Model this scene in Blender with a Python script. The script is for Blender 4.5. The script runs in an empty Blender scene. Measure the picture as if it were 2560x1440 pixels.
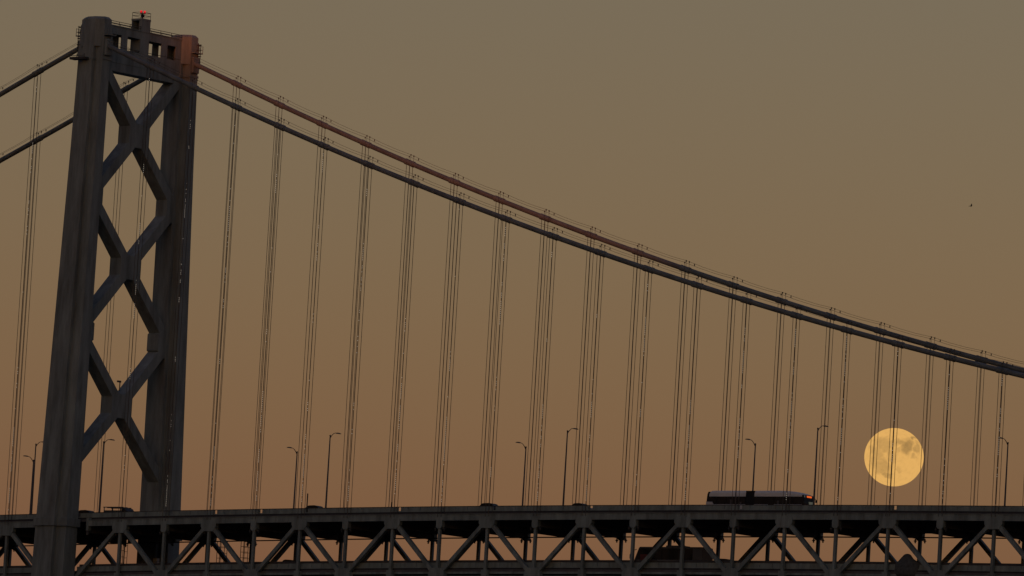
import bpy, bmesh, math, random
from mathutils import Matrix, Vector
random.seed(7)
sc = bpy.context.scene
COL = sc.collection
PI = math.pi

# ------------------------------------------------------------------ camera
YAW, PITCH, ROLL, FPX = 0.690316, 0.1000859, 0.0593874, 17973.9
CAMZ = 6.0                                            # eye height above the bay
F = Vector((-math.sin(YAW)*math.cos(PITCH), math.cos(YAW)*math.cos(PITCH), math.sin(PITCH)))
R0 = Vector((math.cos(YAW), math.sin(YAW), 0)); U0 = R0.cross(F)
R = math.cos(ROLL)*R0 + math.sin(ROLL)*U0
U = -math.sin(ROLL)*R0 + math.cos(ROLL)*U0
cd = bpy.data.cameras.new('camera'); cam = bpy.data.objects.new('camera', cd); COL.objects.link(cam)
cam.matrix_world = Matrix(((R.x, U.x, -F.x, 0), (R.y, U.y, -F.y, 0), (R.z, U.z, -F.z, CAMZ), (0, 0, 0, 1)))
cd.sensor_width = 36.0; cd.lens = 36.0*FPX/2560.0; cd.clip_start = 1.0; cd.clip_end = 400000.0
sc.camera = cam

# ------------------------------------------------------------------ sky, sun, exposure
SUN_EL, SUN_PHI = math.radians(2.5), math.radians(25.0)
w = bpy.data.worlds.new('World'); sc.world = w; w.use_nodes = True
nt = w.node_tree; bg = nt.nodes['Background']
sky = nt.nodes.new('ShaderNodeTexSky'); sky.sky_type = 'NISHITA'; sky.sun_disc = False
sky.sun_elevation = SUN_EL; sky.sun_rotation = PI - SUN_PHI
sky.air_density = 1.5; sky.dust_density = 1.0; sky.ozone_density = 1.0
air = nt.nodes.new('ShaderNodeMix'); air.data_type = 'RGBA'; air.blend_type = 'ADD'
air.inputs[0].default_value = 1.0
air.inputs[7].default_value = (0.0, 0.02, 0.56, 1.0)    # even blue dusk airlight over the whole sky
nt.links.new(sky.outputs[0], air.inputs[6]); nt.links.new(air.outputs[2], bg.inputs[0])
bg.inputs[1].default_value = 0.0772
SDIR = Vector((-math.sin(SUN_PHI)*math.cos(SUN_EL), math.cos(SUN_PHI)*math.cos(SUN_EL), -math.sin(SUN_EL)))
sl = bpy.data.lights.new('sun', 'SUN'); sl.energy = 1.2; sl.angle = math.radians(0.28); sl.color = (1.0, 0.21, 0.07)
so = bpy.data.objects.new('sun', sl); COL.objects.link(so)
so.rotation_euler = SDIR.to_track_quat('-Z', 'Y').to_euler()
sc.view_settings.view_transform = 'Standard'; sc.view_settings.look = 'None'
sc.view_settings.exposure = 0.0; sc.view_settings.gamma = 1.0
sc.view_settings.use_curve_mapping = False
sc.cycles.use_denoising = True

# ------------------------------------------------------------------ materials
def mat(name, col, rough=0.6, metal=0.0, var=0.25, scale=0.6, rust=0.0, spec=0.3, streak=True):
    m = bpy.data.materials.new(name); m.use_nodes = True
    n = m.node_tree.nodes; l = m.node_tree.links; b = n['Principled BSDF']
    b.inputs['Roughness'].default_value = rough; b.inputs['Metallic'].default_value = metal
    b.inputs['Specular IOR Level'].default_value = spec
    g = n.new('ShaderNodeNewGeometry'); mp = n.new('ShaderNodeMapping')
    mp.inputs['Scale'].default_value = (scale, scale, scale*(0.18 if streak else 1.0))
    l.new(g.outputs['Position'], mp.inputs['Vector'])
    t = n.new('ShaderNodeTexNoise'); t.inputs['Scale'].default_value = 1.0
    t.inputs['Detail'].default_value = 6.0; t.inputs['Roughness'].default_value = 0.65
    l.new(mp.outputs[0], t.inputs['Vector'])
    r = n.new('ShaderNodeValToRGB')
    r.color_ramp.elements[0].position = 0.3; r.color_ramp.elements[1].position = 0.7
    c = Vector(col)
    r.color_ramp.elements[0].color = (*(c*(1-var)), 1); r.color_ramp.elements[1].color = (*(c*(1+var)), 1)
    l.new(t.outputs['Fac'], r.inputs['Fac'])
    out = r.outputs['Color']
    if rust > 0:
        t2 = n.new('ShaderNodeTexNoise'); t2.inputs['Scale'].default_value = 1.7; t2.inputs['Detail'].default_value = 8.0
        l.new(mp.outputs[0], t2.inputs['Vector'])
        r2 = n.new('ShaderNodeValToRGB'); r2.color_ramp.elements[0].position = 0.52; r2.color_ramp.elements[1].position = 0.72
        r2.color_ramp.elements[0].color = (0, 0, 0, 1); r2.color_ramp.elements[1].color = (rust, rust, rust, 1)
        l.new(t2.outputs['Fac'], r2.inputs['Fac'])
        mx = n.new('ShaderNodeMix'); mx.data_type = 'RGBA'
        l.new(r2.outputs['Color'], mx.inputs[0]); l.new(out, mx.inputs[6])
        mx.inputs[7].default_value = (0.11, 0.055, 0.03, 1); out = mx.outputs[2]
    l.new(out, b.inputs['Base Color'])
    return m

def emit(name, col, s):
    m = bpy.data.materials.new(name); m.use_nodes = True
    b = m.node_tree.nodes['Principled BSDF']
    b.inputs['Base Color'].default_value = (*col, 1)
    b.inputs['Emission Color'].default_value = (*col, 1); b.inputs['Emission Strength'].default_value = s
    return m

M = {}
M['steel'] = mat('tower_paint', (0.248, 0.28, 0.252), 0.6, rust=0.25, var=0.38)
M['truss'] = mat('truss_paint', (0.238, 0.278, 0.248), 0.6, rust=0.3, scale=0.8, var=0.45)
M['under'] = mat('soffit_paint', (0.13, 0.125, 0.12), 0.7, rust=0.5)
M['cable'] = mat('cable_wrapping', (0.185, 0.205, 0.19), 0.55, rust=0.2, streak=False)
M['rope'] = mat('wire_rope', (0.10, 0.085, 0.07), 0.6, streak=False)
M['concrete'] = mat('barrier_concrete', (0.26, 0.30, 0.265), 0.85, var=0.3, scale=0.9)
M['asphalt'] = mat('asphalt', (0.05, 0.05, 0.05), 0.9, streak=False)
M['rail'] = mat('dark_rail', (0.07, 0.065, 0.06), 0.6)
M['marker'] = mat('tan_marker_paint', (0.62, 0.46, 0.28), 0.6, var=0.12)
M['galv'] = mat('galvanised_pole', (0.10, 0.095, 0.09), 0.5)
M['silver'] = mat('silver_paint', (0.88, 0.86, 0.78), 0.5, var=0.08, streak=False, spec=0.5)
M['white'] = mat('white_paint', (0.66, 0.65, 0.62), 0.5, var=0.08, streak=False)
M['glass'] = mat('dark_glass', (0.010, 0.011, 0.013), 0.2, var=0.3, spec=0.22, streak=False)
M['interior'] = mat('seat_fabric', (0.10, 0.085, 0.085), 0.8, streak=False)
M['black'] = mat('black_rubber', (0.02, 0.02, 0.02), 0.8, streak=False)
M['red'] = mat('maroon_paint', (0.16, 0.03, 0.025), 0.45, var=0.1, streak=False)
M['carblue'] = mat('dark_blue_paint', (0.02, 0.028, 0.045), 0.35, var=0.1, streak=False, spec=0.5)
M['carblack'] = mat('black_paint', (0.016, 0.016, 0.018), 0.35, var=0.1, streak=False, spec=0.5)
M['cargrey'] = mat('grey_paint', (0.09, 0.09, 0.095), 0.35, var=0.1, streak=False, spec=0.5)
M['tarp'] = mat('dark_canvas', (0.10, 0.105, 0.095), 0.9, var=0.4, scale=2.5, streak=False)
M['bird'] = mat('dark_feathers', (0.03, 0.022, 0.018), 0.8, streak=False)
M['led'] = emit('white_led', (1.0, 0.88, 0.72), 0.7)
M['beacon'] = emit('red_beacon_lens', (1.0, 0.018, 0.03), 0.8)
M['sign'] = emit('orange_led_sign', (1.0, 0.15, 0.02), 0.7)
M['pale'] = emit('pale_glow_paint', (0.62, 0.68, 0.5), 0.05)  # faint glow added to the bus's pale front panel and route number
M['water'] = mat('bay_water', (0.015, 0.022, 0.025), 0.25, var=0.3, scale=0.05, streak=False, spec=0.5)
M['ridge_shade'] = mat('shade_ridge_ground', (0.05, 0.055, 0.04), 0.95, scale=0.02, streak=False)  # for the unseen ridge added to block the low sun

# ------------------------------------------------------------------ helpers
WLOC = {}
def reg(o, loc): WLOC[o.name] = Vector(loc)
def par(o, p):
    o.parent = p
    o.matrix_parent_inverse = Matrix.Translation(-WLOC.get(p.name, Vector((0, 0, 0))))
def tag(o, label=None, cat=None, group=None, kind=None):
    if label: o['label'] = label
    if cat: o['category'] = cat
    if group: o['group'] = group
    if kind: o['kind'] = kind
    return o
def empty(name, loc, parent=None):
    o = bpy.data.objects.new(name, None); COL.objects.link(o); o.location = loc
    o.empty_display_size = 0.5; reg(o, loc)
    if parent: par(o, parent)
    return o
class MB:                                             # mesh builder in world coordinates
    def __init__(s): s.v = []; s.f = []
    def add(s, vs, fs):
        n = len(s.v); s.v += [tuple(v) for v in vs]; s.f += [tuple(i+n for i in f) for f in fs]; return s
    def box(s, x0, x1, y0, y1, z0, z1):
        return s.add([(x0,y0,z0),(x1,y0,z0),(x1,y1,z0),(x0,y1,z0),(x0,y0,z1),(x1,y0,z1),(x1,y1,z1),(x0,y1,z1)],
            [(0,3,2,1),(4,5,6,7),(0,1,5,4),(1,2,6,5),(2,3,7,6),(3,0,4,7)])
    def beam(s, a, b, wy, h, up=(0, 0, 1)):            # box along a-b: wy across, h along up
        a, b = Vector(a), Vector(b); d = (b-a).normalized(); side = d.cross(Vector(up)).normalized(); u = side.cross(d)
        vs = []
        for q in (a, b):
            for i, j in ((-1,-1),(1,-1),(1,1),(-1,1)): vs.append(q + side*(i*wy/2) + u*(j*h/2))
        return s.add(vs, [(3,2,1,0),(4,5,6,7),(0,1,5,4),(1,2,6,5),(2,3,7,6),(3,0,4,7)])
    def tube(s, pts, r, n=8, caps=True):
        pts = [Vector(q) for q in pts]; rs = r if isinstance(r, (list, tuple)) else [r]*len(pts)
        vs = []
        for i, q in enumerate(pts):
            d = (pts[min(i+1, len(pts)-1)] - pts[max(i-1, 0)]).normalized()
            ref = Vector((0, 0, 1)) if abs(d.z) < 0.9 else Vector((0, 1, 0))
            a = d.cross(ref).normalized(); b = a.cross(d)
            for k in range(n):
                t = 2*PI*k/n; vs.append(q + a*(rs[i]*math.cos(t)) + b*(rs[i]*math.sin(t)))
        fs = []
        for i in range(len(pts)-1):
            for k in range(n):
                fs.append((i*n+k, i*n+(k+1) % n, (i+1)*n+(k+1) % n, (i+1)*n+k))
        if caps: fs += [tuple(range(n-1, -1, -1)), tuple(range((len(pts)-1)*n, len(pts)*n))]
        return s.add(vs, fs)
    def prism(s, poly, axis, a, b):                    # polygon extruded along an axis
        vs = []
        for t in (a, b):
            for p, q in poly:
                vs.append({'x': (t, p, q), 'y': (p, t, q), 'z': (p, q, t)}[axis])
        n = len(poly)
        return s.add(vs, [tuple(range(n-1, -1, -1)), tuple(range(n, 2*n))] + [(i, (i+1) % n, n+(i+1) % n, n+i) for i in range(n)])
    def loft(s, rings, caps=True):
        n = len(rings[0]); vs = [v for r in rings for v in r]; fs = []
        for i in range(len(rings)-1):
            for k in range(n): fs.append((i*n+k, i*n+(k+1) % n, (i+1)*n+(k+1) % n, (i+1)*n+k))
        if caps: fs += [tuple(range(n-1, -1, -1)), tuple(range((len(rings)-1)*n, len(rings)*n))]
        return s.add(vs, fs)
    def ball(s, c, r, nu=10, nv=7, sc=(1, 1, 1)):
        rings = []
        for j in range(1, nv):
            t = PI*j/nv
            rings.append([(c[0]+r*sc[0]*math.sin(t)*math.cos(2*PI*i/nu), c[1]+r*sc[1]*math.sin(t)*math.sin(2*PI*i/nu), c[2]-r*sc[2]*math.cos(t)) for i in range(nu)])
        return s.loft(rings)
    def mesh(s, name, m, smooth=False):
        me = bpy.data.meshes.new(name); me.from_pydata(s.v, [], s.f); me.materials.append(m)
        bm = bmesh.new(); bm.from_mesh(me); bmesh.ops.recalc_face_normals(bm, faces=bm.faces); bm.to_mesh(me); bm.free()
        if smooth: me.polygons.foreach_set('use_smooth', [True]*len(me.polygons))
        return me
    def build(s, name, m, parent=None, smooth=False, bevel=0.0, loc=None):
        """vertices are world coordinates, or local to loc when loc is given"""
        o = bpy.data.objects.new(name, s.mesh(name, m, smooth)); COL.objects.link(o)
        if loc is not None: o.location = loc
        if parent: par(o, parent)
        if bevel > 0:
            b = o.modifiers.new('bevel', 'BEVEL'); b.width = bevel; b.segments = 2; b.limit_method = 'ANGLE'
        return o
CUBES = {}
def cube(m):
    if m.name not in CUBES: CUBES[m.name] = MB().box(-.5, .5, -.5, .5, -.5, .5).mesh('piece', m)
    return CUBES[m.name]
def piece(name, m, parent, c, sx, sy, sz, xdir=None):   # shared-mesh box piece
    o = bpy.data.objects.new(name, cube(m)); COL.objects.link(o)
    c = Vector(c)
    if xdir is None: rot = Matrix.Identity(3)
    else:
        d = Vector(xdir).normalized(); side = Vector((0, 1, 0)); u = d.cross(side).normalized()
        side = u.cross(d).normalized(); rot = Matrix((d, side, u)).transposed()
    o.matrix_world = Matrix.Translation(c) @ rot.to_4x4() @ Matrix.Diagonal((sx, sy, sz, 1))
    par(o, parent)
    return o
def bar(name, m, parent, a, b, wy, h):                  # box member from a to b in the truss plane
    a, b = Vector(a), Vector(b)
    return piece(name, m, parent, (a+b)/2, (b-a).length, wy, h, b-a)

# ------------------------------------------------------------------ bridge geometry
PAN = 9.144
YN, YF = 814.396, 834.60                               # near and far cable/truss planes
XT, YC = -759.75, 824.75                               # tower axis
X0 = -747.633                                          # first hanger right of the tower
XL = XT - (X0 - XT) + 0.4                              # first hanger left of the tower
DEPTH = 9.1
NR, NL = 26, 9                                         # panels built right / left of the tower
def chord(x):
    k = (x - X0)/PAN
    return CAMZ + 71.074 + 0.17602*k - 0.006243*k*k
ZSAD = CAMZ + 146.4
def cable(x):
    if x >= X0:
        k = (x - X0)/PAN; return CAMZ + 141.93 - 3.5663*k + 0.0466*k*k
    if x <= XL:
        d = XL - x; return CAMZ + 141.9 - 0.418*d + 0.0005*d*d
    if x >= XT + 1.5: return CAMZ + 141.93 + (X0-x)*(ZSAD-0.35-CAMZ-141.93)/(X0-XT-1.5)
    if x <= XT - 1.5: return CAMZ + 141.9 + (x-XL)*(ZSAD-0.35-CAMZ-141.9)/(XT-1.5-XL)
    return ZSAD - 0.35*((x-XT)/1.5)**2
NODES = [(X0 + PAN*k, k) for k in range(0, NR+1)]
NODESL = [(XL - PAN*k, k) for k in range(0, NL+1)]
XMIN, XMAX = XL - PAN*NL, X0 + PAN*NR
# ground: the bay
MB().add([(-40000,-40000,0),(40000,-40000,0),(40000,40000,0),(-40000,40000,0)], [(0,1,2,3)]).build('water', M['water'])['kind'] = 'structure'

bridge = tag(empty('suspension_bridge', (XT, YC, 0)), 'grey double-deck steel suspension bridge with one tall braced tower and sloping cables', 'bridge')

# ---- tower
tower = empty('tower', (XT, YC, 0), bridge)
def leg_dims(z):                                       # c (wing), m (centre block), s (side face), d (notch), half spacing
    t = (CAMZ+144 - z)/72.0; t = max(0, t)
    return 1.45+0.45*t, 2.2+0.45*t, 1.75+0.9*t, 0.7, 10.15+1.65*min(t, 1.15)+0.4*max(0, t-1.15)
def leg_ring(z, sgn, grow=0.0, extra=0.0):
    c, m, s, d, hs = leg_dims(z)
    yc = YC + sgn*hs; a = c+m/2+grow; b = s/2+d+grow
    mm = m/2+grow; ss = s/2+grow
    pts = [(-mm,-b),(mm,-b),(mm,-ss),(a,-ss),(a,ss),(mm,ss),(mm,b),(-mm,b),(-mm,ss),(-a,ss),(-a,-ss),(-mm,-ss)]
    return [(XT+p, yc+q, z) for p, q in pts]
ZTOP = CAMZ + 149.0
for sgn in (-1, 1):
    zs = [-4, 20, 40, 60, CAMZ+71.6, CAMZ+90, CAMZ+110, CAMZ+130, ZTOP-0.0]
    MB().loft([leg_ring(z, sgn) for z in zs]).build('leg', M['steel'], tower, bevel=0.06)
    # cap: chamfered top block
    c, m, s, d, hs = leg_dims(ZTOP); yc = YC+sgn*hs
    def oct_ring(z, gx, gy, ch):
        return [(XT+p, yc+q, z) for p, q in [(-gx+ch,-gy),(gx-ch,-gy),(gx,-gy+ch*.55),(gx,gy-ch*.55),(gx-ch,gy),(-gx+ch,gy),(-gx,gy-ch*.55),(-gx,-gy+ch*.55)]]
    gx, gy = c+m/2-0.12, s/2+d-0.05
    cap = MB().loft([oct_ring(ZTOP-3.6, gx, gy, 1.3), oct_ring(ZTOP+0.75, gx, gy, 1.3), oct_ring(ZTOP+1.15, gx-0.35, gy-0.3, 1.35)]).build('cap', M['steel'], tower, bevel=0.05)
    # collar band and outer service platform
    MB().loft([leg_ring(CAMZ+143.35, sgn, 0.16), leg_ring(CAMZ+143.7, sgn, 0.16)]).build('collar', M['steel'], tower)
    oy = yc + sgn*(s/2+d)
    pl = MB().box(XT-2.7, XT+0.4, min(oy, oy+sgn*1.25), max(oy, oy+sgn*1.25), CAMZ+143.25, CAMZ+143.6)
    pl.box(XT-2.7, XT+0.4, oy+sgn*1.2-.04, oy+sgn*1.2+.04, CAMZ+143.75, CAMZ+143.83)
    for px in (-2.65, -1.2, 0.35): pl.box(XT+px-.04, XT+px+.04, oy+sgn*1.2-.04, oy+sgn*1.2+.04, CAMZ+143.6, CAMZ+144.1)
    pl.build('service_platform', M['rail'], tower)
    # deck level collar where the trusses meet the leg
    MB().loft([leg_ring(chord(XT)-0.55, sgn, 0.28), leg_ring(chord(XT)+0.75, sgn, 0.28)]).build('deck_collar', M['steel'], tower, bevel=0.05)
    # saddle housings at the cable entries
    for sx in (-1, 1):
        x = XT + sx*(c+m/2)
        MB().box(min(x, x+sx*.55), max(x, x+sx*.55), yc-0.75, yc+0.75, CAMZ+144.0, CAMZ+146.6).build('saddle_housing', M['steel'], tower, bevel=0.15)
        # balcony box with rail above the cable entry
        bx = MB().box(min(x, x+sx*.9), max(x, x+sx*.9), yc-0.95, yc+0.95, ZTOP-1.85, ZTOP-1.7)
        for q in (-.9, 0, .9): bx.box(x+sx*.85-.03, x+sx*.85+.03, yc+q-.03, yc+q+.03, ZTOP-1.7, ZTOP-.6)
        for zz in (-1.2, -.65): bx.box(x+sx*.85-.025, x+sx*.85+.025, yc-.93, yc+.93, ZTOP+zz-.03, ZTOP+zz+.03)
        bx.build('balcony', M['steel'], tower)
    # caged ladder on the outer face
    lx, ly = XT + sgn*2.35, oy - sgn*0.9
    ld = MB()
    for q in (-.25, .25): ld.box(lx+sgn*.55-.04, lx+sgn*.55+.04, ly+q-.04, ly+q+.04, ZTOP-4.2, ZTOP-.2)
    for i in range(9): ld.box(lx+sgn*.55-.03, lx+sgn*.55+.03, ly-.25, ly+.25, ZTOP-4.1+i*.45, ZTOP-4.05+i*.45)
    for zz in (-3.2, -2.2, -1.2, -.4): ld.box(min(lx, lx+sgn*.75), max(lx, lx+sgn*.75), ly-.3, ly+.3, ZTOP+zz, ZTOP+zz+.07)
    ld.build('caged_ladder', M['rail'], tower)
    MB().box(XT-9, XT+9, YC+sgn*15-8, YC+sgn*15+8, -3, 9).build('pier', M['concrete'], tower, bevel=0.3)

# X bracing between the legs
TH, WD = 2.3, 1.55
ZX = [CAMZ+132.75, CAMZ+112.0, CAMZ+90.2]
ZLEG = [CAMZ+143.2, CAMZ+122.35, CAMZ+101.1, CAMZ+79.3]
def brace(ya, za, yb, zb):
    d = Vector((0, yb-ya, zb-za)).normalized(); n = Vector((0, -d.z, d.y))
    a, b = Vector((0, ya, za)), Vector((0, yb, zb)); h = WD/2
    poly = [((a+n*s*h).y, (a+n*s*h).z) for s in (-1, 1)] + [((b+n*s*h).y, (b+n*s*h).z) for s in (1, -1)]
    MB().prism(poly, 'x', XT-TH/2, XT+TH/2).build('diagonal_brace', M['steel'], tower, bevel=0.05)
for i, zx in enumerate(ZX):
    for zl in (ZLEG[i], ZLEG[i+1]):
        hs = leg_dims(zl)[4]
        for sgn in (-1, 1): brace(YC, zx, YC+sgn*(hs-1.0), zl + (0.95 if zl > zx else -0.95)*0)
    MB().prism([(YC-2.3, zx-1.3), (YC-1.5, zx-1.9), (YC+1.5, zx-1.9), (YC+2.3, zx-1.3), (YC+2.3, zx+1.3), (YC+1.5, zx+1.9), (YC-1.5, zx+1.9), (YC-2.3, zx+1.3)],
               'x', XT-TH/2-.012, XT+TH/2+.012).build('gusset_plate', M['steel'], tower, bevel=0.05)
for zl in ZLEG[1:3]:
    hs = leg_dims(zl)[4]
    for sgn in (-1, 1):
        ye = YC + sgn*7.4; yi = YC + sgn*(hs-0.4)
        MB().prism([(ye, zl-1.3), (yi, zl-3.4), (yi, zl+3.4), (ye, zl+1.3)], 'x', XT-TH/2-.012, XT+TH/2+.012).build('gusset_plate', M['steel'], tower, bevel=0.05)
# small camera mast standing in the lowest crossing
cm = MB().box(XT+.4, XT+.52, YC-.06, YC+.06, ZX[2]+2.4, ZX[2]+3.9); cm.box(XT+.3, XT+.6, YC-.55, YC+.15, ZX[2]+3.75, ZX[2]+4.02)
cm.build('camera_mast', M['rail'], tower)

# portal beam: hollow, two pierced walls with top and bottom plates
BX = 1.02
YB = [817.3, 819.4, 820.8, 823.7, 825.8, 828.75, 830.15, 832.1]  # openings start/end pairs
yb0, yb1 = YC-9.0, YC+9.0
zb0, zb1, zo0, zo1 = CAMZ+142.25, CAMZ+149.2, CAMZ+145.75, CAMZ+147.95
for sx in (-1, 1):
    xa, xb = sorted((XT+sx*BX, XT+sx*(BX-.16)))
    MB().box(xa, xb, yb0, yb1, zb0, zo0).box(xa, xb, yb0, yb1, zo1, zb1).build('portal_wall', M['steel'], tower)
    edges = [yb0] + YB + [yb1]
    for i in range(0, len(edges), 2):
        if edges[i+1]-edges[i] > .05:
            MB().box(xa+.004, xb-.004, edges[i], edges[i+1], zo0-.01, zo1+.01).build('portal_post', M['steel'], tower)
    MB().box(xa, xb, yb0, yb1, zo0+.25, zo0+.32).build('portal_rail', M['rail'], tower)
MB().box(XT-BX-.1, XT+BX+.1, yb0, yb1, zb0-.12, zb0+.05).build('portal_bottom_plate', M['steel'], tower)
MB().box(XT-BX-.12, XT+BX+.12, yb0, yb1, zb1-.02, zb1+.13).build('portal_top_plate', M['steel'], tower)
MB().box(XT-BX-.06, XT+BX+.06, yb0, yb1, CAMZ+143.5, CAMZ+143.66).build('portal_band', M['steel'], tower)
# beacon housing on the middle of the portal beam
by0, by1 = 823.75, 825.75
hb = MB().box(XT-BX-.03, XT+BX+.03, by0, by1, CAMZ+146.0, CAMZ+149.33)
hb.build('beacon_housing', M['steel'], tower)
for x0_, x1_, y0_, y1_ in ((XT-BX-.06, XT-BX+.1, by0, by1), (XT+BX-.5, XT+BX+.06, by0, by1), (XT-BX+.1, XT+BX-.5, by1-.15, by1)):
    MB().box(x0_, x1_, y0_-.02, y1_+.02, CAMZ+149.33, CAMZ+151.0).build('housing_wall', M['steel'], tower)
MB().box(XT-BX-.1, XT+BX+.1, by0-.06, by1+.06, CAMZ+151.0, CAMZ+151.3).build('housing_roof', M['steel'], tower)
def railing(parent, pts, h, posts, mt, r=.035):
    for i in range(len(pts)-1):
        a, b = Vector(pts[i]), Vector(pts[i+1])
        for q in (h, h*.5): MB().tube([a+Vector((0,0,q)), b+Vector((0,0,q))], r, 6).build('handrail', mt, parent)
        n = posts
        for j in range(n+1):
            p = a.lerp(b, j/n); MB().tube([p, p+Vector((0,0,h))], r, 6).build('rail_post', mt, parent)
zt = CAMZ+151.3; q0, q1, q2, q3 = XT-BX, XT+BX, by0, by1
railing(tower, [(q0,q2,zt),(q1,q2,zt),(q1,q3,zt),(q0,q3,zt),(q0,q2,zt)], 1.0, 1, M['rail'])
for sx in (-1, 1):
    for ya, yb in ((yb0+.4, by0-.1), (by1+.1, yb1-.4)):
        railing(tower, [(XT+sx*BX, ya, zb1+.13), (XT+sx*BX, yb, zb1+.13)], .62, 3, M['rail'], .045)

# ---- main cables with bands, hand ropes and stanchions; hangers
def xs_range(a, b, st):
    n = int(round((b-a)/st)); return [a+(b-a)*i/n for i in range(n+1)]
band_prof = [(-.98, .42), (-.9, .475), (-.62, .475), (-.58, .45), (.58, .45), (.62, .475), (.9, .475), (.98, .42)]
bm_ = MB().tube([(p, 0, 0) for p, r in band_prof], [r for p, r in band_prof], 14)
BANDM = bm_.mesh('cable_band', M['cable'], False)
STM = MB().box(-.017, .017, -.017, .017, 0, 1.25).box(-.06, .06, -.06, .06, 1.08, 1.34).mesh('stanchion', M['rope'])
WIREM = MB().tube([(0, 0, 0), (0, 0, 1)], 0.040, 6).mesh('wire', M['rope'])
DROPM = MB().box(-.05, .05, -.05, .05, -.32, 0).mesh('rope_clamp', M['rope'])
def inst(name, me, parent, mw):
    o = bpy.data.objects.new(name, me); COL.objects.link(o); o.matrix_world = mw; par(o, parent); return o
def slope(x): return (cable(x+.3)-cable(x-.3))/.6
for Y, near in ((YN, True), (YF, False)):
    pts = [(x, Y, cable(x)) for x in xs_range(XMIN, XT-1.5, 1.6) + xs_range(XT-1.3, XT+1.3, .4) + xs_range(XT+1.5, XMAX, 1.6)]
    mc = MB().tube(pts, 0.385, 16).build('main_cable', M['cable'], bridge, smooth=True)
    for dy, dz in ((-.45, 1.02), (.45, 1.28)):
        for xa, xb in ((XMIN, XT-2.9), (XT+2.9, XMAX)):
            P = []
            xs = [n for n, k in (NODES if xa > XT else NODESL)]
            for x in xs_range(xa, xb, 3.05):
                dd = min(abs(x-n) for n in xs); sag = 0.16*math.sin(min(dd, PAN/2)/PAN*PI)
                P.append((x, Y+dy, cable(x)+dz-sag))
            MB().tube(P, 0.022, 5).build('hand_rope', M['rope'], mc)
    for x, k in NODES + NODESL:
        s = slope(x); ang = math.atan(s); rot = Matrix.Rotation(-ang, 4, 'Y')
        inst('cable_band', BANDM, mc, Matrix.Translation((x, Y, cable(x))) @ rot)
        for dx, dy in ((-.25, .45), (.35, .45), (.2, -.45)):
            inst('stanchion', STM, mc, Matrix.Translation((x+dx, Y+dy, cable(x+dx) - (.22 if dy < 0 else 0))))
        inst('rope_clamp', DROPM, mc, Matrix.Translation((x+1.35, Y+.45, cable(x+1.35)+1.2)))
        h = empty('hanger', (x, Y, chord(x)), bridge)
        for dx in (-.33, .33):
            for dy in (-.36, .36):
                zt_ = cable(x+dx) - 0.2; zb_ = chord(x)+.1
                inst('wire', WIREM, h, Matrix.Translation((x+dx, Y+dy, zb_)) @ Matrix.Diagonal((1, 1, zt_-zb_, 1)))
        if near:
            # strand of small white lights on the outer rope, lit in drifting patches
            lb = MB(); z = chord(x)+2.4; ph = random.random()*50; zend = cable(x)-1.0
            i = 0
            while z < zend:
                v = math.sin(z*.55+ph)+math.sin(z*1.37+ph*2.1)*.8+math.sin(z*.13+ph*.7)*.9 - 0.9*(z-CAMZ-75)/60
                if v + random.uniform(-1.1, 1.1) > 0.45:
                    r = 0.048; cx, cy = x+.30, Y-.43
                    lb.add([(cx-r,cy,z),(cx,cy-r,z),(cx+r,cy,z),(cx,cy+r,z),(cx,cy,z-r),(cx,cy,z+r)],
                           [(0,1,5),(1,2,5),(2,3,5),(3,0,5),(1,0,4),(2,1,4),(3,2,4),(0,3,4)])
                z += 0.305; i += 1
            if lb.v: lb.build('light_strand', M['led'], h)
            MB().tube([(x+.31, Y-.40, chord(x)+1.9), (x+.31, Y-.40, zend)], 0.042, 5).build('strand_cable', M['rope'], h)

# ---- stiffening trusses
def prism_xz(poly, y0, y1): return MB().prism(poly, 'y', y0, y1)
CH, CW = 0.88, 0.62
def sweep(xs, zf, Y, wy, h):
    rings = [[(x, Y-wy/2, zf(x)-h/2), (x, Y+wy/2, zf(x)-h/2), (x, Y+wy/2, zf(x)+h/2), (x, Y-wy/2, zf(x)+h/2)] for x in xs]
    return MB().loft(rings)
BIGG = MB().prism([(-1.5,.25),(1.5,.25),(1.5,-.55),(1.02,-1.25),(-1.02,-1.25),(-1.5,-.55)], 'y', -.37, .37).mesh('gusset_plate', M['truss'])
SMLG = MB().prism([(-.56,.2),(.56,.2),(.56,-1.0),(.3,-1.28),(-.3,-1.28),(-.56,-1.0)], 'y', -.36, .36).mesh('gusset_plate', M['truss'])
BIGB = MB().prism([(-1.5,-.25),(1.5,-.25),(1.5,.55),(1.02,1.3),(-1.02,1.3),(-1.5,.55)], 'y', -.37, .37).mesh('gusset_plate', M['truss'])
BRK = MB().box(-.06, .06, -.1, .1, -2.0, -1.35).box(-.16, .16, -.16, .16, -1.75, -1.6).mesh('post_bracket', M['rail'])
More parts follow.
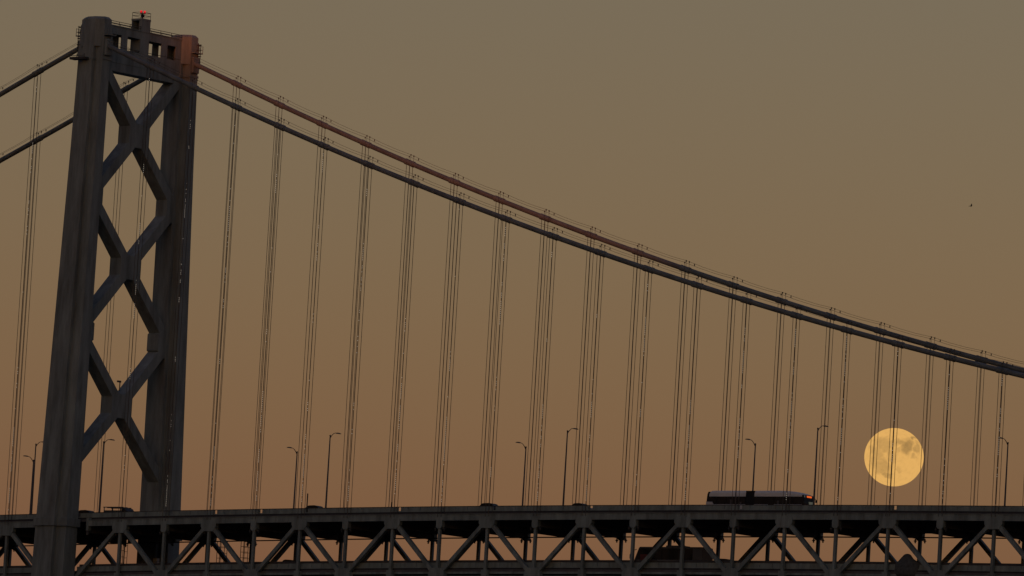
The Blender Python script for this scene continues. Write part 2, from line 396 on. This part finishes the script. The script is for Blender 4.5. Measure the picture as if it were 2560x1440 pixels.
for Y in (YN, YF):
    tr = empty('stiffening_truss', (XT, Y, chord(XT)-DEPTH), bridge)
    for side, nodes, xe in ((1, NODES, XT+5.4), (-1, NODESL, XT-4.2)):
        xs = [xe] + [n for n, k in nodes]
        sweep(xs, chord, Y, CW, CH).build('top_chord', M['truss'], tr)
        sweep(xs, lambda x: chord(x)-DEPTH, Y, CW, CH).build('bottom_chord', M['truss'], tr)
        # chord flange lips give the chord its shadow lines
        sweep(xs, lambda x: chord(x)+CH/2+.03, Y, CW+.16, .07).build('chord_flange', M['truss'], tr)
        piece('end_post', M['truss'], tr, (xe, Y, chord(xe)-.15), .45, CW+.1, 1.9)
        for x, k in nodes:
            zt_, zb_ = chord(x), chord(x)-DEPTH
            bar('vertical', M['truss'], tr, (x, Y, zb_+.4), (x, Y, zt_-.4), .44, .42)
            inst('gusset_plate', BIGG if k % 2 == 0 else SMLG, tr, Matrix.Translation((x, Y, zt_-.35)))
            if k % 2 == 1: inst('gusset_plate', BIGB, tr, Matrix.Translation((x, Y, zb_+.35)))
            else: piece('gusset_plate', M['truss'], tr, (x, Y, zb_+.7), 1.0, .7, 1.3)
            if k % 2 == 0:
                for dk in (-1, 1):
                    xq = x + dk*PAN
                    if xq > XMAX+1 or xq < XMIN-1: continue
                    a = Vector((x, Y, zt_-.3)); b = Vector((xq, Y, chord(xq)-DEPTH+.3)); d = (b-a).normalized()
                    bar('diagonal', M['truss'], tr, a+d*.9, b-d*.9, .58, .58)
    for x, k in NODES + NODESL:                        # short brackets by each post head
        for q in (-.85, .85): inst('post_bracket', BRK, tr, Matrix.Translation((x+q, Y, chord(x))))

# ---- decks
UR, LR = 0.95, -7.42                                   # roadway level relative to the top chord
ALLX = [n for n, k in reversed(NODESL)] + [XT] + [n for n, k in NODES]
NODALL = [n for n, k in reversed(NODESL)] + [XT-5.0, XT+5.0] + [n for n, k in NODES]
for dname, road, btop, bbot, vis in (('upper_deck', UR, 1.66, 1.0, True), ('lower_deck', LR, -6.62, -7.26, False)):
    dk = empty(dname, (XT, YC, chord(XT)+road), bridge)
    def sw(name, m, y0, y1, z0, z1):
        rings = [[(x, y0, chord(x)+z0), (x, y1, chord(x)+z0), (x, y1, chord(x)+z1), (x, y0, chord(x)+z1)] for x in ALLX]
        return MB().loft(rings).build(name, m, dk)
    ylo, yhi = YN+.45, YF-.45
    sw('roadway', M['asphalt'], ylo, yhi, road-.25, road)
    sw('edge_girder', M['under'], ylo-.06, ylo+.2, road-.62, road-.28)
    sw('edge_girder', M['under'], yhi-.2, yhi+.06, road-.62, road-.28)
    sw('kerb', M['concrete'], ylo+.02, ylo+.5, road+.004, road+.16)
    sw('kerb', M['concrete'], yhi-.5, yhi-.02, road+.004, road+.16)
    for i in range(7):
        yy = YN+2.2+i*(YF-YN-4.4)/6
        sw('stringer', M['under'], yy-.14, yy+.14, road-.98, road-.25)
    for x in NODALL:                                   # transverse floor beams with tapered soffit
        z = chord(x)
        if vis: poly = [(YN+.2, z+.3), (YF-.2, z+.3), (YF-.2, z-1.75), (YF-.5, z-1.4), (YN+.5, z-1.4), (YN+.2, z-1.75)]
        else: poly = [(YN+.2, z+road-.5), (YF-.2, z+road-.5), (YF-.2, z-DEPTH-.3), (YN+.2, z-DEPTH-.3)]
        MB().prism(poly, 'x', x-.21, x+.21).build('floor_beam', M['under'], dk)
    # near barrier: one panel and one foot per quarter bay, kept to the stretch in view
    yb_ = YN+.62
    xs4 = []
    x = X0 - PAN*5
    while x < X0+PAN*21: xs4.append(x); x += PAN/4
    for xa in xs4:
        if abs(xa+PAN/8-XT) < 3.6: continue
        xm = xa+PAN/8; d = Vector((1, 0, (chord(xa+PAN/4)-chord(xa))/(PAN/4)))
        dz = random.uniform(-.012, .012)
        kk = (xa-X0)/PAN; nd = round(kk)
        gap = vis and abs(kk-nd) < .01 and nd in (1, 2, 3, 4, 6, 8, 10, 13, 16)
        if gap:                                        # narrow opening in the parapet beside the hanger
            zc = chord(xm)+(btop+bbot)/2; x1_ = xa+.34; x2_ = xa+.84; x3_ = xa+PAN/4-.04
            piece('barrier_panel', M['concrete'], dk, ((xa+.03+x1_)/2, yb_, zc), x1_-xa-.03, .16, btop-bbot, d)
            piece('barrier_panel', M['concrete'], dk, ((x2_+x3_)/2, yb_, zc), x3_-x2_, .16, btop-bbot, d)
            piece('barrier_foot', M['concrete'], dk, (xa, yb_-.02, chord(xa)+bbot-.12), .3, .2, .3, d)
            continue
        piece('barrier_panel', M['concrete'], dk, (xm, yb_+random.uniform(-.012, .012), chord(xm)+(btop+bbot)/2+dz), PAN/4-.08, .16, btop-bbot, d)
        piece('barrier_foot', M['concrete'], dk, (xa, yb_-.02, chord(xa)+bbot-.12), .3, .2, .3, d)
    for xa, xb in ((X0-PAN*5, XT-3.5), (XT+3.5, X0+PAN*21)):
        rings = [[(x, yb_-.1, chord(x)+btop+.012), (x, yb_+.12, chord(x)+btop+.012), (x, yb_+.12, chord(x)+btop+(.10 if vis else .34)), (x, yb_-.1, chord(x)+btop+(.10 if vis else .34))] for x in xs_range(xa, xb, PAN)]
        MB().loft(rings).build('top_rail', M['rail'], dk)
        rings = [[(x, yb_-.12, chord(x)+bbot-.5), (x, yb_+.1, chord(x)+bbot-.5), (x, yb_+.1, chord(x)+bbot-.27), (x, yb_-.12, chord(x)+bbot-.27)] for x in xs_range(xa, xb, PAN)]
        MB().loft(rings).build('barrier_sill', M['concrete'], dk)
    yf_ = YF-.62
    sw('far_barrier', M['concrete'], yf_-.09, yf_+.09, bbot, btop)
    sw('far_barrier_sill', M['concrete'], yf_-.1, yf_+.1, road, bbot-.15)
    if vis:
        sw('conduit', M['rail'], YF-.75, YF-.6, -1.3, -1.13)
        for k, dx, h in ((4, .25, 3.1), (6, -1.35, 1.6)):
            x = X0+PAN*k+dx; piece('marker_post', M['rail'], dk, (x, yb_+.3, chord(x)+.9+h/2), .13, .13, h)
        # light edge flange below the parapet on the far side beams
        sw('soffit_pipe', M['truss'], YF-.52, YF-.36, -.62, -.46)
    else:
        sw('edge_beam', M['truss'], YN+.34, YN+.5, -8.32, -8.0)
# caged access ladders hung between the decks
def cage(x, Y, h0, h1, wdt, parent):
    l = MB(); z = chord(x)
    for q in (0, .5, 1): l.box(x+(q-.5)*wdt-.035, x+(q-.5)*wdt+.035, Y-.035, Y+.035, z+h0, z+h1)
    n = int((h1-h0)/.85)
    for i in range(n+1):
        zz = z+h0+(h1-h0)*i/n; l.box(x-wdt/2, x+wdt/2, Y-.035, Y+.035, zz-.035, zz+.035)
        l.box(x-wdt/2, x+wdt/2, Y+.6, Y+.66, zz-.13, zz-.07)
    for q in (-.5, .5): l.box(x+q*wdt-.03, x+q*wdt+.03, Y+.6, Y+.66, z+h0, z+h1)
    return l.build('access_ladder', M['rail'], parent)
cage(-743.4, YF-1.6, -7.4, -1.3, 1.5, bridge); cage(-738.5, YF-1.6, -7.4, -1.3, 1.5, bridge); cage(-754.2, YN+8, -7.4, -1.6, .7, bridge)
piece('equipment_cabinet', M['white'], bridge, (-756.2, YF-2.2, chord(XT)-4.3), .75, .6, 1.1)

# ------------------------------------------------------------------ beacon on the tower
bz = CAMZ+151.3
bc = tag(empty('beacon_light', (XT+.2, YC+.05, bz)), 'twin red warning lights glowing on top of the bridge tower', 'warning light')
b0 = Vector((XT+.2, YC+.05, bz))
mb = MB().tube([b0, b0+Vector((0,0,.95))], .09, 8).tube([b0+Vector((-.12,-.3,.95)), b0+Vector((.12,.3,.95))], .05, 6)
mb.box(b0.x-.2, b0.x+.2, b0.y-.2, b0.y+.2, bz+.35, bz+.75).build('mast', M['black'], bc)
for q in (-1, 1):
    c = b0+Vector((q*.1, q*.3, 1.2))
    MB().tube([c-Vector((0,0,.34)), c-Vector((0,0,.2))], [.13, .2], 10).build('lamp_base', M['black'], bc)
    MB().ball(c, .19, 12, 8, (1, 1, 1.05)).build('red_lens', M['beacon'], bc, smooth=True)

# ------------------------------------------------------------------ street lamps on the upper deck
def lamp(x, near, label):
    Y = YN+.98 if near else YF-.98
    s = 1 if near else -1
    z0 = chord(x)+UR; H = 11.7 if near else 11.4
    t = tag(empty('street_lamp', (x, Y, z0)), label, 'street lamp', 'lamps along the upper deck')
    MB().tube([(x,Y,z0), (x,Y,z0+.5), (x,Y,z0+H)], [.17, .145, .085], 10).build('pole', M['galv'], t, smooth=True)
    MB().box(x-.22, x+.22, Y-.22, Y+.22, z0+.004, z0+.3).build('base', M['galv'], t)
    P = [(x, Y, z0+H-.35), (x, Y+s*.35, z0+H+.1), (x, Y+s*.75, z0+H+.42), (x, Y+s*1.1, z0+H+.55), (x, Y+s*1.4, z0+H+.56)]
    MB().tube(P, [.055, .055, .05, .045, .04], 8).build('arm', M['galv'], t, smooth=True)
    MB().ball((x, Y, z0+H+.05), .13, 8, 6).build('finial', M['galv'], t)
    yy = Y+s*1.8
    MB().loft([[(x+a*sx_, yy+s*dy, z0+H+.5+dz*hz) for a, dz in ((-1,0),(1,0),(.6,1),(-.6,1))] for dy, sx_, hz in ((-.5,.09,.1),(-.2,.17,.16),(.3,.17,.15),(.62,.1,.07))]).build('luminaire', M['galv'], t)
    return t

LAMPS = [
 (-767.55, True,  'lamp post rising from behind the left edge of the near tower leg, arm pointing right'),
 (-753.25, True, 'lamp post standing between the two tower legs, arm pointing right'),
 (-707.1, True,  'lamp post with right-pointing arm, nearest one right of the tower'),
 (-661.25, True,  'lamp post with right-pointing arm near the middle of the upper deck'),
 (-615.45, True,  'lamp post with right-pointing arm just ahead of the bus'),
 (-785.0, False, 'lamp post with left-pointing arm at the far left, left of the tower'),
 (-729.45, False, 'lamp post with left-pointing arm, nearest one right of the tower'),
 (-683.9, False, 'lamp post with left-pointing arm near the middle of the upper deck'),
 (-640.5, False, 'lamp post with left-pointing arm behind the middle of the bus'),
 (-595.2, False, 'lamp post with left-pointing arm right of the moon'),
]
for x, near, lab in LAMPS: lamp(x, near, lab)

# ------------------------------------------------------------------ vehicles
def wheel(mbx, x, y, z, r, wd, parent):
    wb = MB().tube([(x, y-wd/2, z), (x, y+wd/2, z)], r, 18)
    o = wb.build('wheel', M['black'], parent)
    MB().tube([(x, y-wd/2-.015, z), (x, y+wd/2+.015, z)], r*.58, 14).build('rim', M['cargrey'], o)
def car(x, Y, road, s, paint, label, group, cat='car', L=4.6, Hh=1.5):
    z = chord(x)+road; t = tag(empty('car', (x, Y, z)), label, cat, group)
    hw = .9
    prof = [(-.5,.35),(-.5,.85),(-.46,.98),(-.3,1.02),(.18,.98),(.42,.85),(.5,.7),(.5,.35)]
    MB().prism([(x+s*a*L, z+b*Hh/1.5) for a, b in prof], 'y', Y-hw, Y+hw).build('body', paint, t, bevel=.08)
    cab = [(-.42,.98),(-.30,1.38),(-.2,1.47),(.02,1.5),(.12,1.42),(.26,.98)]
    rings = []
    for q, ins in ((-.86, 0), (-.68, 1), (.68, 1), (.86, 0)):
        rings.append([(x+s*a*L*(1 if ins else 1.0), Y+q, z+(b if ins else .98)*Hh/1.5) for a, b in cab])
    MB().prism([(x+s*a*L, z+b*Hh/1.5) for a, b in cab], 'y', Y-.72, Y+.72).build('cabin', M['glass'], t, bevel=.06)
    MB().prism([(x+s*a*L, z+(b+.02)*Hh/1.5) for a, b in ((-.31,1.37),(-.2,1.475),(.02,1.505),(.13,1.41),(.02,1.46),(-.2,1.43))], 'y', Y-.74, Y+.74).build('roof', paint, t)
    for ax in (-.31, .31):
        for q in (-.8, .8): wheel(None, x+s*ax*L, Y+q, z+.33, .33, .2, t)
    for q in (-.6, .6): MB().box(x+s*.5*L-.03, x+s*.5*L+.03, Y+q-.15, Y+q+.15, z+.62*Hh/1.5, z+.76*Hh/1.5).build('headlight', M['white'], t)
    return t
car(-712.4, YN+5.0, UR, 1, M['carblack'], 'dark car roof showing above the parapet beside the lamp right of the tower', 'cars on the upper deck', Hh=1.58)
car(-678.2, YN+5.0, UR, 1, M['carblue'], 'dark car roof showing above the parapet near the middle of the upper deck', 'cars on the upper deck', Hh=1.58)
car(-661.0, YN+5.0, UR, 1, M['cargrey'], 'small car roof barely showing beyond the middle lamp post', 'cars on the upper deck', L=3.7, Hh=1.46)
car(-759.3, YN+5.0, UR, 1, M['cargrey'], 'car roof showing just right of the near tower leg', 'cars on the upper deck', Hh=1.6)
car(-717.3, YN+5.0, LR, -1, M['carblack'], 'dark car on the lower deck left of the coach, far from it', 'cars on the lower deck', Hh=1.75)
car(-634.2, YN+5.0, LR, -1, M['carblue'], 'dark car on the lower deck right behind the coach', 'cars on the lower deck', Hh=1.7)

# flatbed work truck between the tower legs
def work_truck(x, Y):
    z = chord(x)+UR; t = tag(empty('work_truck', (x, Y, z)), 'low work truck with pipe rack on its back passing between the tower legs', 'truck')
    MB().box(x-2.9, x+2.4, Y-1.0, Y+1.0, z+.55, z+.85).build('chassis', M['black'], t)
    MB().prism([(x+.9, z+.85), (x+2.5, z+.85), (x+2.5, z+1.25), (x+2.0, z+1.35), (x+1.6, z+1.82), (x+.9, z+1.82)], 'y', Y-.95, Y+.95).build('cab', M['carblack'], t, bevel=.06)
    rk = MB()
    for q in (-2.7, -.9, .7):
        for yy in (-.9, .9): rk.box(x+q-.05, x+q+.05, Y+yy-.05, Y+yy+.05, z+.85, z+1.9)
    for yy in (-.9, 0, .9): rk.tube([(x-2.9, Y+yy, z+1.93), (x+1.3, Y+yy, z+1.93)], .07, 8)
    rk.build('pipe_rack', M['galv'], t)
    MB().box(x-2.8, x+.75, Y-.9, Y+.9, z+.86, z+1.45).build('cargo', M['tarp'], t, bevel=.1)
    for ax in (-1.9, 1.7):
        for q in (-.85, .85): wheel(None, x+ax, Y+q, z+.4, .4, .25, t)
work_truck(-752.6, YN+5.2)

# articulated bus on the upper deck, heading right
def bus(xr, Y):
    L = 17.6; x1 = xr; x0 = xr-L; z = chord(xr-L/2)+UR; sl_ = (chord(x1)-chord(x0))/L
    t = tag(empty('articulated_bus', (x0, Y, z)), 'long silver articulated bus with dark windows and orange sign driving on the upper deck', 'bus')
    hw = 1.28; Ht = 3.15; zw0, zw1 = 1.18, 2.22
    xj0, xj1 = x0+7.05, x0+8.6
    def sect(a, b, nm, front):
        MB().box(a, b, Y-hw, Y+hw, z+.32, z+zw0-.02).build(nm, M['white'], t, bevel=.05)
        MB().box(a+.05, b-.05, Y-hw+.03, Y+hw-.03, z+zw0-.03, z+zw1+.02).build('window_band', M['glass'], t)
        # pillars between panes
        n = int((b-a)/1.5)
        for i in range(1, n):
            xx = a+(b-a)*i/n
            for q in (-1, 1): MB().box(xx-.045, xx+.045, Y+q*(hw-.02)-.02, Y+q*(hw-.02)+.02, z+zw0, z+zw1).build('pillar', M['black'], t)
        for i in range(n):                              # pale interior glimpses: seat backs behind the glass edge
            if random.random() < .6:
                xx = a+(b-a)*(i+.5)/n; ww = random.uniform(.25, .5)
                MB().box(xx-ww/2, xx+ww/2, Y-hw+.015, Y-hw+.028, z+zw0+.02, z+zw0+random.uniform(.3, .75)).build('seat_back', M['interior'], t)
        MB().box(a+.02, b-.02, Y-hw+.012, Y-hw+.06, z+zw1+.02, z+zw1+.07).build('drip_rail', M['black'], t)
    sect(x0, xj0, 'rear_body', False); sect(xj1, x1-.35, 'front_body', True)
    # roof fairings with rounded shoulders
    def fairing(pr):
        rings = []
        for xx, hgt in pr:
            zz = z+zw1+.05
            rings.append([(xx, Y-hw, zz), (xx, Y-hw+.01, zz+hgt*.55), (xx, Y-hw+.16, zz+hgt*.88), (xx, Y-hw+.42, zz+hgt), (xx, Y+hw-.42, zz+hgt), (xx, Y+hw-.16, zz+hgt*.88), (xx, Y+hw-.01, zz+hgt*.55), (xx, Y+hw, zz)])
        MB().loft(rings).build('roof_fairing', M['silver'], t, bevel=.03)
    H0 = Ht-zw1-.05
    fairing([(x0+.42, H0*.72), (x0+.6, H0*.95), (x0+1.0, H0), (xj0-.02, H0)])
    fairing([(xj1+.02, H0), (x1-5.2, H0), (x1-3.4, H0*.97), (x1-2.0, H0*.84), (x1-1.1, H0*.64), (x1-.42, H0*.42)])
    # bellows with ribs
    rings = []
    for i in range(13):
        xx = xj0+(xj1-xj0)*i/12; g = .0 if i % 2 else -.07
        rings.append([(xx, Y-hw-g*.2+.0, z+.45), (xx, Y+hw, z+.45), (xx, Y+hw+g, z+Ht-.03+g), (xx, Y-hw-g, z+Ht-.03+g)])
    MB().loft(rings).build('bellows', M['black'], t)
    # rear cap, front mask, sign, headlights
    MB().prism([(x0-.02, z+.5), (x0-.06, z+1.5), (x0+.05, z+2.6), (x0+.2, z+2.95), (x0+.42, z+3.0), (x0+.42, z+1.1), (x0+.3, z+.5)], 'y', Y-hw+.02, Y+hw-.02).build('rear_cap', M['black'], t, bevel=.05)
    MB().prism([(x0-.04, z+.45), (x0-.07, z+1.52), (x0+1.05, z+1.52), (x0+1.75, z+.45)], 'y', Y-hw-.02, Y-hw+.02).build('rear_panel', M['white'], t)
    fm = [(x1-.4, z+.35), (x1, z+.35), (x1+.02, z+1.3), (x1-.1, z+2.0), (x1-.28, z+2.52), (x1-.42, z+2.6)]
    MB().prism(fm, 'y', Y-hw+.01, Y+hw-.01).build('front_mask', M['glass'], t, bevel=.06)
    MB().box(x1-.02, x1+.05, Y-.1, Y+1.1, z+1.2, z+1.62).build('front_panel', M['pale'], t)
    ns = Vector((math.cos(.3), 0, math.sin(.3)))
    c0 = Vector((x1-.235, 0, z+2.46))
    MB().prism([(x1-.2, z+2.2), (x1-.26, z+2.44), (x1-.2, z+2.46), (x1-.13, z+2.22)], 'y', Y-.35, Y+.75).build('destination_sign', M['sign'], t)
    MB().prism([(x1-.2, z+2.2), (x1-.26, z+2.44), (x1-.2, z+2.46), (x1-.13, z+2.22)], 'y', Y-1.0, Y-.82).build('route_number', M['pale'], t)
    for q in (-.95, .95): MB().box(x1-.02, x1+.06, Y+q-.2, Y+q+.2, z+.62, z+.82).build('headlight', M['white'], t, bevel=.03)
    for q in (-1.5, 1.5): MB().beam((x1-.05, Y+q*.83, z+2.25), (x1+.12, Y+q, z+2.0), .06, .06).box(x1+.02, x1+.16, Y+q-.12, Y+q+.12, z+1.62, z+2.0).build('mirror', M['black'], t)
    for xx in (x0+2.9, xj0-1.6, x1-2.8):
        for q in (-1.08, 1.08): wheel(None, xx, Y+q, z+.48, .48, .3, t)
    MB().box(xj1+2.6, xj1+3.6, Y-hw-.012, Y-hw+.02, z+.45, z+zw1-.05).build('door', M['glass'], t)
bus(-619.3, YN+5.0)

# coach on the lower deck, heading left
def coach(xl, Y):
    L = 12.6; z = chord(xl+L/2)+LR-.18; hw = 1.28
    t = tag(empty('coach', (xl, Y, z)), 'dark coach with long window band driving on the lower deck below the bus', 'coach')
    MB().prism([(xl+.02, z+.4), (xl-.02, z+1.3), (xl+.1, z+1.75), (xl+L, z+1.75), (xl+L, z+.4)], 'y', Y-hw, Y+hw).build('body', M['cargrey'], t, bevel=.06)
    MB().prism([(xl+.12, z+1.74), (xl+.8, z+3.35), (xl+L-1.8, z+3.35), (xl+L-1.8, z+1.74)], 'y', Y-hw+.03, Y+hw-.03).build('window_band', M['glass'], t)
    MB().box(xl+L-1.8, xl+L, Y-hw, Y+hw, z+1.74, z+3.36).build('rear_panel', M['cargrey'], t, bevel=.05)
    MB().prism([(xl+.72, z+3.34), (xl+1.0, z+3.62), (xl+L-.1, z+3.62), (xl+L, z+3.34)], 'y', Y-hw, Y+hw).build('roof', M['cargrey'], t, bevel=.08)
    MB().box(xl+5.6, xl+8.6, Y-1.0, Y+1.0, z+3.62, z+3.85).build('air_conditioner', M['cargrey'], t, bevel=.08)
    for i in range(1, 7): MB().box(xl+.9+i*1.4-.05, xl+.9+i*1.4+.05, Y-hw+.005, Y-hw+.06, z+1.76, z+3.34).build('pillar', M['black'], t)
    MB().box(xl+1.2, xl+3.1, Y-hw-.012, Y-hw+.02, z+1.2, z+2.5).build('painted_panel', M['red'], t)
    MB().box(xl+4.4, xl+L-.6, Y-hw-.012, Y-hw+.02, z+1.35, z+1.68).build('side_stripe', M['silver'], t)
    for q in (-1.5, 1.5):
        MB().tube([(xl+.4, Y+q*.8, z+3.25), (xl-.25, Y+q, z+2.95), (xl-.4, Y+q, z+2.5)], .05, 6).box(xl-.52, xl-.3, Y+q-.13, Y+q+.13, z+1.85, z+2.5).build('mirror', M['black'], t)
    for xx in (xl+2.5, xl+L-3.2, xl+L-1.9):
        for q in (-1.08, 1.08): wheel(None, xx, Y+q, z+.5, .5, .3, t)
    for q in (-.9, .9): MB().box(xl-.04, xl+.04, Y+q-.2, Y+q+.2, z+.7, z+.92).build('headlight', M['white'], t)
coach(-650.5, YN+6.0)

# canvas-covered bundle beside the near lower parapet
def bundle(x, Y):
    z = chord(x)+LR
    t = MB()
    rings = []
    prof = [(-.9, 2.1), (-.4, 2.3), (.3, 2.35), (.8, 2.15), (1.1, 1.85), (1.35, 1.45), (1.6, 1.12), (1.85, .9), (2.05, .72), (2.2, .5), (2.3, .2)]
    for h, r in prof:
        ring = []
        for i in range(28):
            a = 2*PI*i/28; wob = 1+.07*math.sin(3*a+h*2.1)+.05*math.sin(7*a-h*3)+random.uniform(-.02, .02)
            ring.append((x+r*wob*math.cos(a)+(-.1 if h > 1.5 else 0), Y+r*.29*wob*math.sin(a), z+h+.03*math.sin(5*a)))
        rings.append(ring)
    t.loft(rings)
    o = t.build('canvas_bundle', M['tarp'], None, smooth=True)
    tag(o, 'dark rounded bundle under canvas on the lower deck below the moon', 'bundle')
bundle(-598.2, YN+.72)

# ------------------------------------------------------------------ moon
MD = 150000.0
def px_dir(x, y): return (F*FPX + R*(x-1280) - U*(y-720)).normalized()
mdir = px_dir(2235, 1143)
mr = MD*74.0/FPX
mm = bpy.data.meshes.new('moon'); bmh = bmesh.new(); bmesh.ops.create_uvsphere(bmh, u_segments=96, v_segments=64, radius=mr)
bmh.to_mesh(mm); bmh.free(); mm.polygons.foreach_set('use_smooth', [True]*len(mm.polygons))
mo = bpy.data.objects.new('moon', mm); COL.objects.link(mo)
mo.matrix_world = Matrix.Translation(mdir*MD + Vector((0, 0, CAMZ))) @ Matrix(((R.x, U.x, -F.x, 0), (R.y, U.y, -F.y, 0), (R.z, U.z, -F.z, 0), (0, 0, 0, 1))) @ Matrix.Diagonal((1, .985, 1, 1))
tag(mo, 'full golden moon with grey patches low in the sky behind the bridge hangers', 'moon')
m = bpy.data.materials.new('moon_surface'); m.use_nodes = True; n = m.node_tree.nodes; l = m.node_tree.links
for x in list(n): n.remove(x)
out = n.new('ShaderNodeOutputMaterial'); em = n.new('ShaderNodeEmission'); l.new(em.outputs[0], out.inputs[0])
tc = n.new('ShaderNodeTexCoord'); vm = n.new('ShaderNodeVectorMath'); vm.operation = 'SCALE'; vm.inputs['Scale'].default_value = 1.0/mr
l.new(tc.outputs['Object'], vm.inputs[0])
tn = n.new('ShaderNodeTexNoise'); tn.inputs['Scale'].default_value = 3.2; tn.inputs['Detail'].default_value = 5.0
l.new(vm.outputs[0], tn.inputs['Vector'])
off = n.new('ShaderNodeVectorMath'); off.operation = 'MULTIPLY_ADD'
l.new(tn.outputs['Color'], off.inputs[0]); off.inputs[1].default_value = (.42, .42, .42); off.inputs[2].default_value = (-.21, -.21, -.21)
wp = n.new('ShaderNodeVectorMath'); wp.operation = 'ADD'; l.new(vm.outputs[0], wp.inputs[0]); l.new(off.outputs[0], wp.inputs[1])
acc = None
def maria(cx, cy, rx, ry, a, soft=.45):
    """one dark plain on the disc: centre and radii in moon radii"""
    global acc
    mp = n.new('ShaderNodeVectorMath'); mp.operation = 'MULTIPLY_ADD'; l.new(wp.outputs[0], mp.inputs[0])
    mp.inputs[1].default_value = (1/rx, 1/ry, 0); mp.inputs[2].default_value = (-cx/rx, -cy/ry, 0)
    ln = n.new('ShaderNodeVectorMath'); ln.operation = 'LENGTH'; l.new(mp.outputs[0], ln.inputs[0])
    mr_ = n.new('ShaderNodeMapRange'); mr_.interpolation_type = 'SMOOTHSTEP'; l.new(ln.outputs['Value'], mr_.inputs['Value'])
    mr_.inputs['From Min'].default_value = 1+soft; mr_.inputs['From Max'].default_value = 1-soft
    mr_.inputs['To Min'].default_value = 0; mr_.inputs['To Max'].default_value = a
    if acc is None: acc = mr_.outputs[0]
    else:
        s = n.new('ShaderNodeMath'); s.operation = 'MAXIMUM'; l.new(acc, s.inputs[0]); l.new(mr_.outputs[0], s.inputs[1]); acc = s.outputs[0]
# disc coordinates: x right, y up
for args in ((.38,.40,.20,.24,.85), (.20,.56,.15,.10,.6), (.62,.66,.10,.09,.75), (.72,.34,.13,.18,.6), (.64,.04,.09,.07,.45),
             (-.38,.42,.30,.26,.5), (-.10,.50,.2,.14,.35), (-.62,.12,.22,.36,.42), (-.12,.08,.16,.22,.35), (-.45,-.30,.28,.26,.5),
             (-.29,-.57,.13,.10,.6), (-.72,-.2,.14,.22,.3), (.12,-.42,.1,.12,.3), (.1,.28,.1,.08,.4)):
    maria(*args)
t3 = n.new('ShaderNodeTexNoise'); t3.inputs['Scale'].default_value = 6.0; t3.inputs['Detail'].default_value = 8.0; t3.inputs['Roughness'].default_value = .6
l.new(vm.outputs[0], t3.inputs['Vector'])
mul = n.new('ShaderNodeMath'); mul.operation = 'MULTIPLY_ADD'; l.new(t3.outputs['Fac'], mul.inputs[0]); mul.inputs[1].default_value = .7; mul.inputs[2].default_value = -.32
ad = n.new('ShaderNodeMath'); ad.operation = 'ADD'; ad.use_clamp = True; l.new(acc, ad.inputs[0]); l.new(mul.outputs[0], ad.inputs[1])
rp = n.new('ShaderNodeValToRGB'); rp.color_ramp.elements[0].color = (.76, .42, .12, 1); rp.color_ramp.elements[1].color = (.36, .205, .066, 1)
l.new(ad.outputs[0], rp.inputs['Fac'])
l.new(rp.outputs['Color'], em.inputs['Color'])
em.inputs['Strength'].default_value = 1.0
mm.materials.append(m)

# ------------------------------------------------------------------ bird in flight
bd = px_dir(2425, 515)
bp = bd*620.0 + Vector((0, 0, CAMZ))
bt = tag(empty('bird', bp), 'tiny dark bird flying in the open sky high above the moon', 'bird')
B = MB(); bx, by_, bzz = R, F, U
def P(a, b, c): return bp + bx*a + by_*b + bzz*c
B.tube([P(.02,-.05,-.03), P(.07,0,0), P(.13,.05,.02), P(.2,.1,.06)], [.015, .055, .06, .012], 8).build('body', M['bird'], bt, smooth=True)
MB().add([P(.1,.03,.03), P(.15,.03,.03), P(.2,.3,.17), P(.17,.42,.22), P(.1,.28,.15), P(.1,.03,.015), P(.15,.03,.015), P(.2,.3,.155), P(.17,.42,.21), P(.1,.28,.135)],
    [(0,1,2,3,4),(9,8,7,6,5),(0,5,6,1),(1,6,7,2),(2,7,8,3),(3,8,9,4),(4,9,5,0)]).build('wing', M['bird'], bt)
MB().add([P(.08,0,.02), P(.12,0,.02), P(-.02,-.3,.015), P(-.14,-.42,-.01), P(-.1,-.28,.01), P(.08,0,0), P(.12,0,0), P(-.02,-.3,-.02), P(-.14,-.42,-.045), P(-.1,-.28,-.03)],
    [(0,1,2,3,4),(9,8,7,6,5),(0,5,6,1),(1,6,7,2),(2,7,8,3),(3,8,9,4),(4,9,5,0)]).build('wing', M['bird'], bt)

# ------------------------------------------------------------------ added ridge behind the viewer, shaped to shade all but the bridge's top
HD = 700.0                                             # metres behind the camera, towards the sun
un = Vector((math.cos(SUN_PHI), math.sin(SUN_PHI), 0)); vb = -Vector((SDIR.x, SDIR.y, 0)).normalized()
prof = [(-2500, 120), (-900, 160), (-420, 172), (-338.2, 170), (-335.4, 143.8), (-333, 143.2), (-317, 136.4), (-306, 131.3), (-300, 128.6), (-284, 122.2), (-267, 115.8), (-258, 112.8), (-250, 110.8), (-243, 110.5), (-236, 118), (-228, 124), (-150, 126), (0, 130), (300, 150), (1200, 150), (2500, 110)]
hv, hf = [], []
RIDGE0 = 120.0
for i, (u, h) in enumerate(prof):
    dist = 1117.0 + HD                                 # from the tower back to the ridge along the sun ray
    top = (h + CAMZ) + dist*math.tan(SUN_EL)
    for back, zz in ((-160, -2.0), (-6, top*.96), (0, top), (40, top*.97), (420, -2.0)):
        p = un*u + vb*(HD + back); hv.append((p.x, p.y, zz))
for i in range(len(prof)-1):
    for j in range(4): hf.append((i*5+j, (i+1)*5+j, (i+1)*5+j+1, i*5+j+1))
MB().add(hv, hf).build('shade_ridge', M['ridge_shade'])['kind'] = 'structure'
